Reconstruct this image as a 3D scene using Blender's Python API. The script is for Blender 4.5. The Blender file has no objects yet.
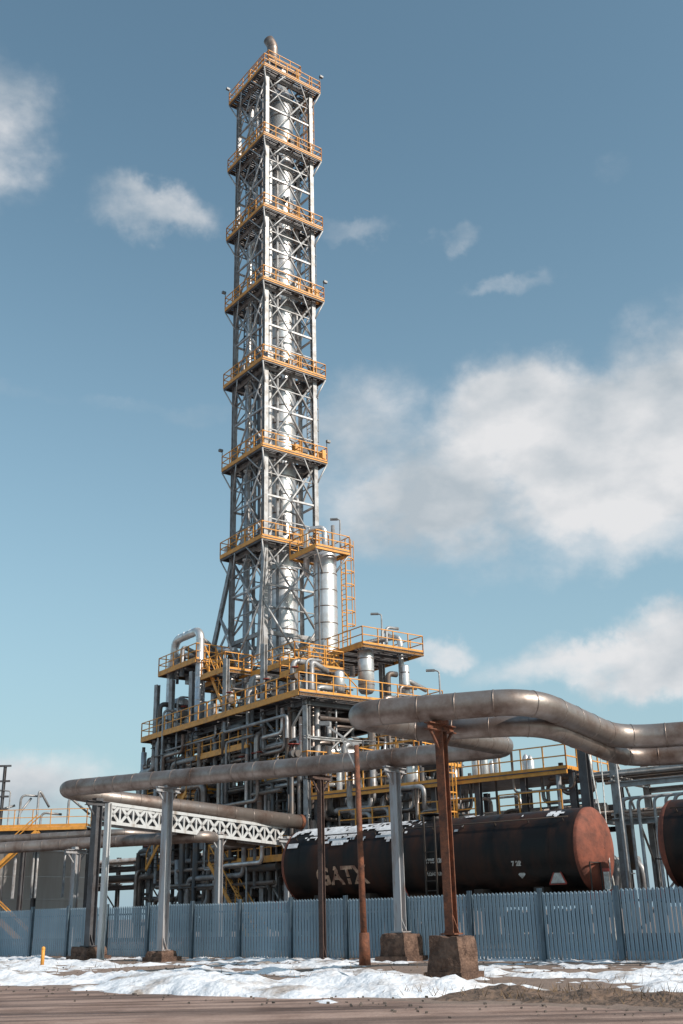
import bpy, math, random
from mathutils import Vector, Matrix, noise
random.seed(11)
V=Vector
scene=bpy.context.scene
col=scene.collection

# ---------------------------------------------------------------- materials
def mat(name,c1,c2=None,rough=.6,metal=0.,scale=1.5,bump=0.,streak=False,thr=(.4,.65),rough2=None,detail=4,bscale=None,spec=None):
    m=bpy.data.materials.new(name); m.use_nodes=True
    nt=m.node_tree; b=nt.nodes['Principled BSDF']
    b.inputs['Roughness'].default_value=rough
    b.inputs['Metallic'].default_value=metal
    if spec is not None: b.inputs['Specular IOR Level'].default_value=spec
    if c2 is None: c2=tuple(x*.7 for x in c1)
    tc=nt.nodes.new('ShaderNodeTexCoord'); mp=nt.nodes.new('ShaderNodeMapping')
    nt.links.new(tc.outputs['Object'],mp.inputs['Vector'])
    if streak: mp.inputs['Scale'].default_value=(1,1,.18)
    n=nt.nodes.new('ShaderNodeTexNoise'); n.inputs['Scale'].default_value=scale
    n.inputs['Detail'].default_value=detail; n.inputs['Roughness'].default_value=.65
    nt.links.new(mp.outputs[0],n.inputs['Vector'])
    r=nt.nodes.new('ShaderNodeValToRGB')
    r.color_ramp.elements[0].position=thr[0]; r.color_ramp.elements[1].position=thr[1]
    r.color_ramp.elements[0].color=(*c1,1); r.color_ramp.elements[1].color=(*c2,1)
    nt.links.new(n.outputs['Fac'],r.inputs[0]); nt.links.new(r.outputs[0],b.inputs['Base Color'])
    if rough2 is not None:
        mr=nt.nodes.new('ShaderNodeMapRange'); mr.inputs[1].default_value=thr[0]; mr.inputs[2].default_value=thr[1]
        mr.inputs[3].default_value=rough; mr.inputs[4].default_value=rough2
        nt.links.new(n.outputs['Fac'],mr.inputs[0]); nt.links.new(mr.outputs[0],b.inputs['Roughness'])
    if bump:
        n2=nt.nodes.new('ShaderNodeTexNoise'); n2.inputs['Scale'].default_value=bscale or scale*4; n2.inputs['Detail'].default_value=5
        nt.links.new(tc.outputs['Object'],n2.inputs['Vector'])
        bp=nt.nodes.new('ShaderNodeBump'); bp.inputs['Strength'].default_value=bump; bp.inputs['Distance'].default_value=.1
        nt.links.new(n2.outputs['Fac'],bp.inputs['Height']); nt.links.new(bp.outputs[0],b.inputs['Normal'])
    return m
M={}
M['galv']=mat('galvanised_steel',(.37,.375,.39),(.22,.205,.195),.5,.3,2)
M['galv_d']=mat('dark_structural_steel',(.11,.11,.12),(.065,.055,.055),.55,.3,1.2)
M['brace']=mat('light_bracing_steel',(.48,.485,.50),(.31,.29,.28),.48,.3,2)
M['clad']=mat('aluminium_cladding',(.74,.74,.75),(.50,.48,.47),.32,.7,1.1,bump=.08,rough2=.45)
M['clad_d']=mat('weathered_cladding',(.35,.30,.275),(.15,.10,.08),.36,.7,.9,bump=.14,thr=(.40,.68),rough2=.62,detail=7)
M['pipe']=mat('pipe_paint',(.36,.365,.38),(.20,.18,.17),.45,.3,2)
M['pipe_d']=mat('dark_pipe',(.09,.09,.095),(.14,.10,.075),.5,.3,2)
M['orange']=mat('safety_orange_paint',(.74,.33,.055),(.38,.17,.045),.5,0,2.5,thr=(.45,.8))
M['white']=mat('weathered_white_paint',(.50,.51,.52),(.27,.23,.20),.6,0,3,streak=True,thr=(.5,.75))
M['rust']=mat('rusty_steel',(.21,.075,.038),(.08,.036,.024),.8,.1,4,bump=.3)
M['rust_d']=mat('dark_rusty_steel',(.10,.06,.05),(.06,.04,.035),.8,.1,4,bump=.3)
M['post_g']=mat('grey_post_paint',(.36,.37,.39),(.20,.12,.085),.6,.1,3,streak=True,thr=(.46,.7))
M['conc']=mat('stained_concrete',(.20,.12,.085),(.08,.045,.032),.9,0,3.5,bump=.8,thr=(.35,.6))
M['fence']=mat('fence_paint',(.29,.39,.47),(.21,.285,.345),.5,.1,.7,streak=True,thr=(.4,.75))
M['fence_p']=mat('fence_post_paint',(.11,.16,.20),(.08,.11,.14),.5,.1,2)
M['black']=mat('tank_black',(.010,.0095,.010),(.060,.025,.016),.42,0,.9,streak=True,thr=(.44,.70),rough2=.8,spec=.25,detail=7)
M['redend']=mat('rusted_red_tank_end',(.25,.075,.045),(.10,.036,.025),.8,0,1.8,bump=.2,thr=(.4,.68),detail=7)
M['bogie']=mat('bogie_steel',(.035,.03,.028),(.06,.04,.028),.8,0,3)
M['snow']=mat('packed_snow',(.78,.80,.85),(.32,.26,.22),.65,0,.75,bump=.8,thr=(.50,.66),bscale=5,detail=9)
M['snowclean']=mat('snow_cover',(.70,.72,.76),(.45,.45,.47),.7,0,2,bump=.3)
M['letter']=mat('faded_lettering',(.55,.36,.25),(.16,.06,.04),.7,0,4)
M['placard']=mat('placard_white',(.55,.55,.53),(.3,.27,.24),.6,0,6)
M['tankwhite']=mat('storage_tank_paint',(.55,.53,.52),(.42,.38,.36),.6,0,.5,streak=True)
M['lamp']=mat('lamp_housing',(.2,.21,.22),(.14,.14,.15),.5,.3,3)
M['grass']=mat('dry_grass',(.20,.13,.07),(.10,.065,.04),.9,0,5)
M['redpaint']=mat('red_paint',(.34,.045,.03),(.17,.03,.02),.6,0,4)
M['ballast']=mat('ballast_stones',(.14,.11,.095),(.07,.058,.05),.95,0,6,bump=1.,bscale=12)

# ---------------------------------------------------------------- mesh builder
class MB:
    def __init__(s): s.v=[]; s.f=[]; s.sm=[]
    def box(s,c,ax,ay,az):
        c=V(c); i=len(s.v)
        for sx,sy,sz in((-1,-1,-1),(1,-1,-1),(1,1,-1),(-1,1,-1),(-1,-1,1),(1,-1,1),(1,1,1),(-1,1,1)):
            s.v.append(c+ax*sx+ay*sy+az*sz)
        for f in((0,3,2,1),(4,5,6,7),(0,1,5,4),(1,2,6,5),(2,3,7,6),(3,0,4,7)):
            s.f.append(tuple(i+k for k in f)); s.sm.append(False)
    def abox(s,c,d,dx=V((1,0,0))):
        dx=dx.normalized(); dy=V((-dx.y,dx.x,0))
        s.box(c,dx*d[0]/2,dy*d[1]/2,V((0,0,d[2]/2)))
    def beam(s,p,q,w,h=None,up=None):
        p=V(p);q=V(q);h=h or w
        d=q-p; L=d.length
        if L<1e-5:return
        d/=L; up=up or V((0,0,1))
        if abs(d.dot(up))>.98: up=V((.6,.8,0)) if abs(d.z)>.9 else V((0,0,1))
        x=d.cross(up).normalized(); y=x.cross(d)
        s.box((p+q)/2,d*L/2,x*w/2,y*h/2)
    def ibeam(s,p,q,w,t=.03,up=None):
        p=V(p);q=V(q);d=(q-p).normalized()
        up=up or V((0,0,1))
        if abs(d.dot(up))>.98: up=V((.61,.79,0)).normalized()
        x=d.cross(up).normalized(); y=x.cross(d)
        L=(q-p).length; c=(p+q)/2
        s.box(c+y*(w/2-t/2),d*L/2,x*w/2,y*t/2); s.box(c-y*(w/2-t/2),d*L/2,x*w/2,y*t/2)
        s.box(c,d*L/2,x*t/2,y*(w/2-t))
    def ring(s,c,x,y,r,n): 
        i=len(s.v)
        for k in range(n):
            a=2*math.pi*k/n; s.v.append(c+x*math.cos(a)*r+y*math.sin(a)*r)
        return i
    def bridge(s,i,j,n,sm=True):
        for k in range(n):
            s.f.append((i+k,i+(k+1)%n,j+(k+1)%n,j+k)); s.sm.append(sm)
    def tube(s,p,q,r,n=8,r2=None,caps=True):
        p=V(p);q=V(q);d=q-p
        if d.length<1e-5:return
        d.normalize(); a=V((0,0,1)) if abs(d.z)<.9 else V((1,0,0))
        x=d.cross(a).normalized(); y=d.cross(x)
        i=s.ring(p,x,y,r,n); j=s.ring(q,x,y,r if r2 is None else r2,n); s.bridge(i,j,n)
        if caps:
            s.f.append(tuple(range(i+n-1,i-1,-1))); s.sm.append(False)
            s.f.append(tuple(range(j,j+n))); s.sm.append(False)
    def profile(s,p,d,prof,n=24,sm=True):
        p=V(p); d=V(d).normalized(); a=V((0,0,1)) if abs(d.z)<.9 else V((1,0,0))
        x=d.cross(a).normalized(); y=d.cross(x); prev=None
        for k,(t,r) in enumerate(prof):
            i=s.ring(p+d*t,x,y,max(r,.001),n)
            if prev is not None: s.bridge(prev,i,n,sm)
            prev=i
    def path(s,pts,r,n=12,bend=1.0,seams=None,seamw=.05,segs=8):
        pts=[V(p) for p in pts]; out=[pts[0]]
        for k in range(1,len(pts)-1):
            a,b,c=pts[k-1],pts[k],pts[k+1]
            d1=(a-b);d2=(c-b)
            L=min(bend,d1.length*.48,d2.length*.48)
            A=b+d1.normalized()*L; C=b+d2.normalized()*L
            for i in range(segs+1):
                t=i/segs; out.append(A*(1-t)**2+b*2*t*(1-t)+C*t*t)
        out.append(pts[-1])
        d=(out[1]-out[0]).normalized(); a=V((0,0,1)) if abs(d.z)<.9 else V((1,0,0))
        x=d.cross(a).normalized(); prev=None
        for k,p in enumerate(out):
            if k==0: d=(out[1]-p)
            elif k==len(out)-1: d=p-out[k-1]
            else: d=(out[k+1]-out[k-1])
            d.normalize(); x=(x-d*x.dot(d)).normalized(); y=d.cross(x)
            i=s.ring(p,x,y,r,n)
            if prev is not None: s.bridge(prev,i,n)
            else: s.f.append(tuple(range(i,i+n))); s.sm.append(False)
            prev=i
        s.f.append(tuple(range(prev,prev+n))); s.sm.append(False)
        if seams:
            nxt=seams*.5; acc=0
            for k in range(len(out)-1):
                e=out[k+1]-out[k]; L=e.length
                if L<1e-6: continue
                e/=L
                while nxt<acc+L:
                    q=out[k]+e*(nxt-acc); s.tube(q-e*seamw/2,q+e*seamw/2,r*1.03,n); nxt+=seams
                acc+=L
    def sphere(s,c,r,n=10,sz=1.):
        prof=[(-r*sz*math.cos(math.pi*k/6),r*math.sin(math.pi*k/6)) for k in range(7)]
        s.profile(c,(0,0,1),prof,n)
    def quad(s,a,b,c,d,sm=False):
        i=len(s.v); s.v+= [V(a),V(b),V(c),V(d)]; s.f.append((i,i+1,i+2,i+3)); s.sm.append(sm)
    def mesh(s,name,org=V((0,0,0))):
        me=bpy.data.meshes.new(name); me.from_pydata([tuple(v-org) for v in s.v],[],s.f); 
        me.polygons.foreach_set('use_smooth',s.sm); me.update(); return me

class Grp:
    def __init__(s,name,org=(0,0,0)):
        s.o=V(org); s.e=bpy.data.objects.new(name,None); s.e.location=s.o; s.e.empty_display_size=.5; col.objects.link(s.e); s.p={}
    def __call__(s,part,m):
        k=(part,m)
        if k not in s.p: s.p[k]=MB()
        return s.p[k]
    def done(s):
        for (part,m),mb in s.p.items():
            if not mb.v: continue
            me=mb.mesh(part,s.o); me.materials.append(M[m])
            ob=bpy.data.objects.new(part,me); ob.parent=s.e; col.objects.link(ob)
def single(name,mb,m,org=(0,0,0)):
    me=mb.mesh(name,V(org)); me.materials.append(m); ob=bpy.data.objects.new(name,me); ob.location=org; col.objects.link(ob); return ob

# ---------------------------------------------------------------- frames
C0=V((-4.8,70,0)); vA=V((.8,.6,0)); vB=V((-.6,.8,0))
def P(a,b,z): return C0+vA*a+vB*b+V((0,0,z))
fd=V((.79,-.613,0)); fn=V((.613,.79,0))
def S(s,n,z=0): return fd*s+fn*n+V((0,0,z))

def rail(mb,pts,h=1.1,step=1.15,t=.055,kick=True):
    pts=[V(p) for p in pts]
    for p,q in zip(pts[:-1],pts[1:]):
        L=(q-p).length; n=max(1,round(L/step))
        for i in range(n+1):
            a=p.lerp(q,i/n); mb.beam(a,a+V((0,0,h)),t)
        for hh in (h,h*.55): mb.beam(p+V((0,0,hh)),q+V((0,0,hh)),t*.95)
        if kick: mb.beam(p+V((0,0,.09)),q+V((0,0,.09)),.03,.16)
def deck(mb,F,a0,a1,b0,b1,z,pitch=.22,hole=None):
    n=int((b1-b0)/pitch)
    for i in range(n+1):
        b=b0+(b1-b0)*i/n
        if hole and abs(b-hole[1])<hole[2]:
            segs=[(a0,hole[0]-hole[2]),(hole[0]+hole[2],a1)]
        else: segs=[(a0,a1)]
        for p,q in segs:
            if q>p: mb.beam(F(p,b,z),F(q,b,z),pitch*.62,.05)
def ladder(mb,p,side,out,z0,z1,cage=True):
    p=V(p); w=side.normalized()*.25; o=out.normalized()
    for s in(-1,1): mb.beam(p+w*s+V((0,0,z0)),p+w*s+V((0,0,z1+1.1)),.06)
    z=z0
    while z<z1: mb.beam(p-w+V((0,0,z)),p+w+V((0,0,z)),.035); z+=.35
    if cage:
        z=z0+2.2
        while z<z1+1.1:
            pts=[p-w,p-w*1.3+o*.4,p-w*.6+o*.75,p+w*.6+o*.75,p+w*1.3+o*.4,p+w]
            for a,b in zip(pts[:-1],pts[1:]): mb.beam(a+V((0,0,z)),b+V((0,0,z)),.04,.06)
            z+=.9
        for q in (p-w*1.3+o*.4,p-w*.6+o*.75,p+w*.6+o*.75,p+w*1.3+o*.4):
            mb.beam(q+V((0,0,z0+2.2)),q+V((0,0,z1+1.1)),.035)

# ================================================================ TOWER
T=Grp('distillation_tower',P(0,0,0))
Lv=[25.3,32.0,38.8,45.5,52.0,58.7,65.6]
H=2.12
legs=[(-H,-H),(H,-H),(H,H),(-H,H)]
g=T('legs','galv'); br=T('bracing','brace'); dk=T('platform_grating','galv_d'); og=T('railings','orange')
for a,b in legs: g.ibeam(P(a,b,0),P(a,b,65.5),.32,.05,up=vB)
zs=[13,19.2]+Lv
cx,cy=.42,-.35
for z0,z1 in zip(zs[:-1],zs[1:]):
    for k in range(4):
        c=legs[k]; d=legs[(k+1)%4]
        zm=(z0+z1)/2
        br.tube(P(*c,z0+.2),P(*d,z1-.3),.08,6); br.tube(P(*d,z0+.2),P(*c,z1-.3),.08,6)
        br.beam(P(*c,zm),P(*d,zm),.13); g.beam(P(*c,z1-.25),P(*d,z1-.25),.18,.28)
        for q in (.25,.75):
            g.beam(P(*c,z0+(z1-z0)*q),P(*d,z0+(z1-z0)*q),.07)
        mm=((c[0]+d[0])/2,(c[1]+d[1])/2)
        br.tube(P(*mm,z1-.3),P(*c,zm),.055,6); br.tube(P(*mm,z1-.3),P(*d,zm),.055,6)
        br.abox(P(*mm,zm),(.3,.3,.3))
for li,z in enumerate(Lv):
    h=2.75
    cor=[(-h,-h),(h,-h),(h,h),(-h,h),(-h,-h)]
    deck(dk,P,-h,h,-h,h,z,hole=(cx,cy,1.2))
    for j in (-h+.05,-1.2,1.2,h-.05):
        dk.beam(P(-h,j,z-.14),P(h,j,z-.14),.1,.2); dk.beam(P(j,-h,z-.18),P(j,h,z-.18),.1,.2)
    for p,q in zip(cor[:-1],cor[1:]): og.beam(P(*p,z-.04),P(*q,z-.04),.09,.18)
    rail(og,[P(*p,z) for p in cor])
    rail(og,[P(*p,z) for p in ((-h,-.6),(-1.7,-.6),(-1.7,1.4),(-h,1.4))])
    rail(og,[P(*p,z) for p in ((.4,-h),(.4,-1.8),(1.9,-1.8),(1.9,-h))])
    for a,b in legs:
        sa=1 if a>0 else -1; sb=1 if b>0 else -1
        br.tube(P(a,b,z-1.9),P(a+sa*.62,b+sb*.62,z-.2),.06,6)
        br.tube(P(a,b,z-1.9),P(a+sa*.62,b*.35,z-.2),.055,6)
        br.tube(P(a,b,z-1.9),P(a*.35,b+sb*.62,z-.2),.055,6)
    for k in range(12):
        a=random.uniform(-2.5,2.5); b=random.uniform(-2.6,2.6)
        if abs(a)<1.5 and abs(b)<1.5: continue
        m=random.choice(('pipe','galv_d','galv_d','clad','orange'))
        T('equipment_'+m,m).abox(P(a,b,z+.5),(random.uniform(.2,.5),random.uniform(.2,.5),random.uniform(.5,1.3)),vA)
    if li in(1,3,6):
        for (a,b) in ((-h,h),(h,-h)):
            T('floodlights','lamp').beam(P(a,b,z+1.1),P(a,b,z+1.55),.045)
            T('floodlights','lamp').abox(P(a*1.03,b*1.03,z+1.6),(.3,.2,.18),vA)
    if li>0:
        lad=T('ladders','orange' if li%3==0 else 'galv'); side=1 if li%2 else -1
        ladder(lad,P(2.3,1.2*side,0),vB,vA,Lv[li-1],z)
        ladder(T('ladders_dark','galv_d'),P(-1.9,1.0*side,0),vB,vA,Lv[li-1],z,cage=True)
        T('cable_trays','galv_d').beam(P(-2.0,-1.2,Lv[li-1]),P(-2.0,-1.2,z),.35,.06,up=vA)
rail(og,[P(-1.6,-1.6,67.6),P(1.6,-1.6,67.6),P(1.6,1.6,67.6),P(-1.6,1.6,67.6),P(-1.6,-1.6,67.6)],h=1.0)
deck(dk,P,-1.6,1.6,-1.6,1.6,67.6,hole=(0,0,.7))
for a in(-1.5,1.5):
    for b in(-1.5,1.5): g.beam(P(a,b,65.6),P(a,b,67.6),.15)
sh=T('column_shell','clad')
sh.profile(P(cx,cy,12.5),(0,0,1),[(0,1.12),(12,1.12),(12.3,1.06),(34,1.06),(34.5,1.0),(52.6,1.0),(53.2,.85),(53.9,.5),(54.2,.42)],32)
sh2=T('column_bands','clad_d')
z=14
while z<64.5:
    sh2.tube(P(cx,cy,z),P(cx,cy,z+.08),1.14 if z<24 else (1.08 if z<46 else 1.02),32); z+=1.4
vt=T('vent_pipe','clad_d')
vt.path([P(-.1,.1,66),P(-.1,.1,71.2),P(-.4,.3,71.9)],.46,18,bend=.4,seams=1.1)
vt.path([P(1.1,.4,65.6),P(1.1,.4,69.6),P(1.1,.4,70)],.16,10)
pr=T('riser_pipes','pipe'); pc=T('insulated_risers','clad')
for a,b,r,zt,m in((-1.45,-1.55,.24,57.5,1),(1.72,-.9,.16,65,0),(-1.75,.8,.2,51,1),(1.65,1.45,.3,44.6,1),
                  (-.95,-1.9,.1,60,0),(-1.85,-.3,.12,65,0),(1.8,.3,.14,38,0),(-1.2,1.7,.24,66,1),(.4,1.8,.16,58,0)):
    mb=pc if m else pr
    mb.path([P(a,b,11),P(a,b,zt),P(cx,cy,zt+.5)],r,10,bend=.6,seams=1.3 if m else None)
    for z in Lv:
        if z<zt: mb.tube(P(a,b,z-.6),P(a,b,z-.45),r*1.5,10)
for z in Lv[:-1]:
    for k in range(5):
        zz=z+random.uniform(1,5.5); an=random.uniform(0,6.28); a,b=math.cos(an)*1.9,math.sin(an)*1.9
        pr.path([P(cx,cy,zz),P(a,b,zz),P(a,b,zz-random.uniform(1,3))],random.uniform(.09,.17),8,bend=.3)
        pr.tube(P(a*.75,b*.75,zz),P(a*.8,b*.8,zz),.26,10)
for a,b in legs:
    sa=1 if a>0 else -1; sb=1 if b>0 else -1
    g.ibeam(P(a,b,25.1),P(a+sa*1.15,b+sb*1.15,16.8),.26,.05)
    br.tube(P(a,b,20.5),P(a+sa*1.15,b+sb*1.15,16.9),.09,6)
    br.tube(P(a+sa*.6,b+sb*.6,21),P(a*-.1,b+sb*.9,16.9),.08,6)
    br.tube(P(a+sa*.6,b+sb*.6,21),P(a+sa*.9,b*-.1,16.9),.08,6)
T.done()

# ================================================================ SIDE VESSEL
G=Grp('side_column_vessel',P(.5,-5.4,13))
sv=G('shell','clad'); 
sv.profile(P(.5,-5.4,14),(0,0,1),[(0,.76),(9.6,.76),(9.95,.70),(10.2,.53),(10.35,.3),(10.4,.02)],28)
z=14.6
while z<23.4: G('bands','clad_d').tube(P(.5,-5.4,z),P(.5,-5.4,z+.06),.775,28); z+=1.1
G('overhead_pipe','clad').path([P(.5,-5.4,24.3),P(.5,-5.4,25.7),P(-.3,-4.4,25.7),P(-.3,-4.4,22.5)],.2,10,bend=.4,seams=.9)
G('relief_vent','pipe').path([P(.9,-5.8,24.2),P(.9,-5.8,25.8)],.14,10)
G('instrument_line','pipe').path([P(-.4,-5.9,23),P(-.4,-5.9,15),P(-.9,-6.2,14)],.07,8,bend=.3)
zz=23.7; h=1.35
deck(G('platform_grating','galv_d'),P,.1-h,.1+h,-5.5-h,-5.2+h,zz,hole=(.5,-5.4,.82))
cor=[(.1-h,-5.5-h),(.1+h,-5.5-h),(.1+h,-5.2+h),(.1-h,-5.2+h),(.1-h,-5.5-h)]
rail(G('railings','orange'),[P(*p,zz) for p in cor])
for p,q in zip(cor[:-1],cor[1:]): G('railings','orange').beam(P(*p,zz-.06),P(*q,zz-.06),.09,.24)
for a,b in cor[:4]:
    G('brackets','galv').tube(P(.5,-5.4,zz-2.0),P(a,b,zz-.1),.07,6)
ladder(G('ladder','orange'),P(1.4,-6.2,0),vB,vA,16.8,23.7)
G.done()

# ================================================================ PROCESS STRUCTURE
Q=Grp('process_structure',P(0,0,0))
cl=Q('columns','galv'); cld=Q('dark_columns','galv_d'); bm=Q('beams','galv_d'); bml=Q('light_beams','galv'); og=Q('railings','orange'); dk=Q('gratings','galv_d')
As=(-5,-.5,4); Bs=(-11,-6.6,-2.2,2.2,5,7.2); BE=7.5
for a in As:
    for b in Bs:
        top=13
        if b>-9: top=16.8
        (cl if random.random()<.6 else cld).ibeam(P(a,b,0),P(a,b,top),.30,.05)
for z in (2.4,4.5,6.7,8.8,10.9,12.8):
    main=z in(4.5,8.8,12.8)
    for a in As:
        (bm if main else bml).ibeam(P(a,-11.2,z-.2),P(a,BE,z-.2),.34 if main else .2,.05)
    for b in Bs: (bml if random.random()<.5 else bm).ibeam(P(-5.2,b,z-.22),P(4.2,b,z-.22),.3 if main else .18,.05)
for a in (-5,4):
    for i,(b0,b1) in enumerate(zip(Bs[:-1],Bs[1:])):
        for z0,z1 in ((0,4.5),(4.5,8.8),(8.8,12.8)):
            r=random.random()
            if r<.6: bml.tube(P(a-.1,b0,z0),P(a-.1,b1,z1-.3),.08,6)
            if r<.35 or r>.7: bml.tube(P(a-.1,b1,z0),P(a-.1,b0,z1-.3),.08,6)
for z0,z1 in ((0,4.5),(4.5,8.8),(8.8,12.8)):
    bml.tube(P(-5,-11,z0),P(-.5,-11,z1-.3),.07,6); bml.tube(P(4,-11,z0),P(-.5,-11,z1-.3),.07,6)
def fulldeck(a0,a1,b0,b1,z,sides='lrfb',joists=True):
    deck(dk,P,a0,a1,b0,b1,z,pitch=.3)
    c={'f':((a0,b0),(a1,b0)),'b':((a1,b1),(a0,b1)),'l':((a0,b1),(a0,b0)),'r':((a1,b0),(a1,b1))}
    for k,(p,q) in c.items():
        og.beam(P(*p,z-.08),P(*q,z-.08),.1,.2)
        if k in sides: rail(og,[P(*p,z),P(*q,z)])
    if joists:
        n=int((b1-b0)/1.4)
        for i in range(n+1): dk.beam(P(a0,b0+(b1-b0)*i/max(n,1),z-.12),P(a1,b0+(b1-b0)*i/max(n,1),z-.12),.1,.18)
fulldeck(-5.9,4.6,-11.6,BE,13)
fulldeck(-5.3,-2.4,1.2,6.5,17.4)
fulldeck(-2.2,3.2,3.6,6.9,16.8)
fulldeck(-5.0,-3.0,-2.0,1.0,16.2)
fulldeck(.0,4.8,-9.8,-2.6,16.8)
fulldeck(-3.4,-.1,-7.5,-2.6,15.9)
fulldeck(-4.5,-2.0,-10.5,-7.6,14.8)
fulldeck(-5.6,-2.0,-9.5,-1.5,4.5)
fulldeck(-5.5,0,-1,7,8.8)
fulldeck(-5.2,3.5,-11.3,-6.8,8.8)
fulldeck(-5.7,-3,-6,1.5,10.9)
deck(dk,P,0,4,-6,7.5,8.8,pitch=.4)
def stair(F0,F1,w=.8):
    F0=V(F0);F1=V(F1); d=F1-F0; hor=V((d.x,d.y,0)).normalized(); s=V((-hor.y,hor.x,0))*w/2
    for k in(-1,1):
        og.beam(F0+s*k,F1+s*k,.06,.22)
        og.beam(F0+s*k+V((0,0,1)),F1+s*k+V((0,0,1)),.05)
        for i in range(6): q=F0.lerp(F1,i/5)+s*k; og.beam(q,q+V((0,0,1)),.045)
    n=int(abs(d.z)/.22)
    for i in range(n): q=F0.lerp(F1,(i+.5)/n); dk.box(q,hor*.12,s,V((0,0,.02)))
stair(P(4.9,-10,8.8),P(4.9,-5,13)); stair(P(-6,-8,0),P(-6,-3,4.5)); stair(P(-6,5,4.5),P(-6,0,8.8))
stair(P(-1.2,-10.2,13),P(-1.2,-6.9,15.9)); stair(P(-4.2,-1.9,13),P(-4.2,1.3,17.4))
lp=Q('overhead_line','clad')
lp.path([P(-4.9,1.4,12),P(-4.9,1.4,19.5),P(-4.9,5.0,19.5),P(-4.9,5.0,17.4)],.28,16,bend=.8,seams=.8)
lp.path([P(-4.6,6.1,9),P(-4.6,6.1,18.5),P(-3.2,2.6,18.5),P(-2.4,1.0,18.3)],.24,14,bend=.7,seams=.9)
lp.path([P(-3.8,3,11),P(-3.8,3,18.8),P(-1,3.2,18.8)],.2,12,bend=.6,seams=.9)
lp.path([P(3.8,-8.8,12),P(3.8,-8.8,18.0),P(2.8,-5,18.0),P(2.8,-5,16)],.18,14,bend=.6,seams=.9)
def vessel(mb,a,b,z0,z1,r,bands=None):
    mb.profile(P(a,b,z0),(0,0,1),[(-r*.5,.05),(-r*.35,r*.7),(0,r),(z1-z0,r),(z1-z0+r*.35,r*.8),(z1-z0+r*.5,r*.4),(z1-z0+r*.55,.02)],24)
    if bands is not None:
        z=z0+.3
        while z<z1: bands.tube(P(a,b,z),P(a,b,z+.06),r*1.02,24); z+=.8
vs=Q('vessels','clad'); vb=Q('vessel_bands','clad_d')
vessel(vs,.9,-8.9,14.2,16.6,.5,vb)
vessel(vs,3.4,-9.6,13.5,15.8,.28,vb)
vessel(vs,-2.9,-8.6,13.6,15.6,.3)
vessel(vs,-3.2,-5,9.3,11.8,.7,vb); vessel(vs,2.2,-9.4,4.9,7.8,.8,vb)
vessel(vs,-3.5,6.5,13.3,15.6,.6,vb); vessel(vs,-3.7,-.5,13.4,16,.35,vb)
vessel(vs,-3.4,1.5,9.3,11.6,.8,vb); vessel(vs,1.5,6,17.2,19.2,.5,vb)
def hvessel(mb,p,q,r):
    p=V(p);q=V(q);L=(q-p).length
    mb.profile(p,q-p,[(-r*.5,.02),(-r*.4,r*.5),(-r*.2,r*.85),(0,r),(L,r),(L+r*.2,r*.85),(L+r*.4,r*.5),(L+r*.5,.02)],20)
    for t in (.15,.85):
        c=p.lerp(q,t); mb.tube(c-(q-p).normalized()*.06,c+(q-p).normalized()*.06,r*1.12,20)
vd=Q('lower_vessels','clad_d')
hvessel(vd,P(-4.2,-9.6,5.7),P(-4.2,-4,5.7),.55); hvessel(vd,P(-4,2,10.2),P(-4,6.5,10.2),.55)
hvessel(vd,P(-3.9,3,6),P(-3.9,7.2,6),.6); hvessel(vs,P(-3.4,-10.4,10),P(2,-10.4,10),.45)
hvessel(vd,P(-4,-8,1.6),P(-4,-3,1.6),.7)
rp={0:Q('process_pipes','pipe'),1:Q('dark_pipes','pipe_d'),2:Q('weathered_pipes','clad_d'),3:Q('insulated_pipes','clad')}
rnd=random.random; U=random.uniform
def rpipe(face):
    k=random.choice((0,0,0,1,1,2,2,3)); r=random.choice((.05,.06,.08,.1,.12,.15,.2))
    if k>=2: r=max(r,.12)
    mb=rp[k]
    z=U(1,12.2)
    if face=='l':
        a=U(-5.9,-2) if rnd()<.6 else U(-5.95,-5.2); b=U(-11,6.5); L=U(2,7)
        pts=[P(a,b,z),P(a,min(b+L,BE),z)]
    else:
        a=U(-4.5,1); b=U(-11.6,-6) if rnd()<.4 else U(-11.7,-11.2); L=U(2,5); pts=[P(a,b,z),P(a+L,b,z)]
    if rnd()<.7: pts.insert(0,pts[0]+V((0,0,random.choice((-1,1))*U(.8,4))))
    if rnd()<.7: pts.append(pts[-1]+V((0,0,random.choice((-1,1))*U(.8,4))))
    if rnd()<.4: pts.append(pts[-1]+(vA if face=='l' else vB)*U(1,3))
    pts=[V((p.x,p.y,max(.3,min(p.z,12.5)))) for p in pts]
    mb.path(pts,r,8,bend=r*3,segs=4,seams=.9 if k>=2 else None)
for i in range(160): rpipe('l')
for i in range(75): rpipe('r')
for i in range(90):
    a,b=(U(-5.9,-4.2),U(-11,BE)) if rnd()<.6 else (U(-5,4.3),U(-11.6,-9.5))
    z0=U(0,9); z1=min(z0+U(3,9),15.2)
    rp[random.choice((0,0,1,2))].path([P(a,b,z0),P(a,b,z1),P(a+U(.6,2),b,z1)],random.choice((.06,.08,.12,.17)),8,bend=.4,segs=4)
for i in range(90):
    zb=random.choice((13,13,13,8.8,4.5,16.8)); 
    if zb==16.8: a,b=random.choice(((U(-5,-2.8),U(1.6,6.2)),(U(.4,4.4),U(-9.4,-3))))
    else: a,b=U(-5.4,4),U(-11,7.2)
    k=rnd()
    if k<.4: Q('equipment','pipe').abox(P(a,b,zb+.6),(U(.3,.9),U(.3,.9),U(.7,1.4)),vA)
    elif k<.8: rp[0].path([P(a,b,zb),P(a,b,zb+U(1.2,2.4)),P(a+U(.8,1.6),b,zb+1.6)],U(.08,.18),8,bend=.3,segs=4)
    else: vessel(vs,a,b,zb+.5,zb+U(1.2,2.0),U(.2,.35))
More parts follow.
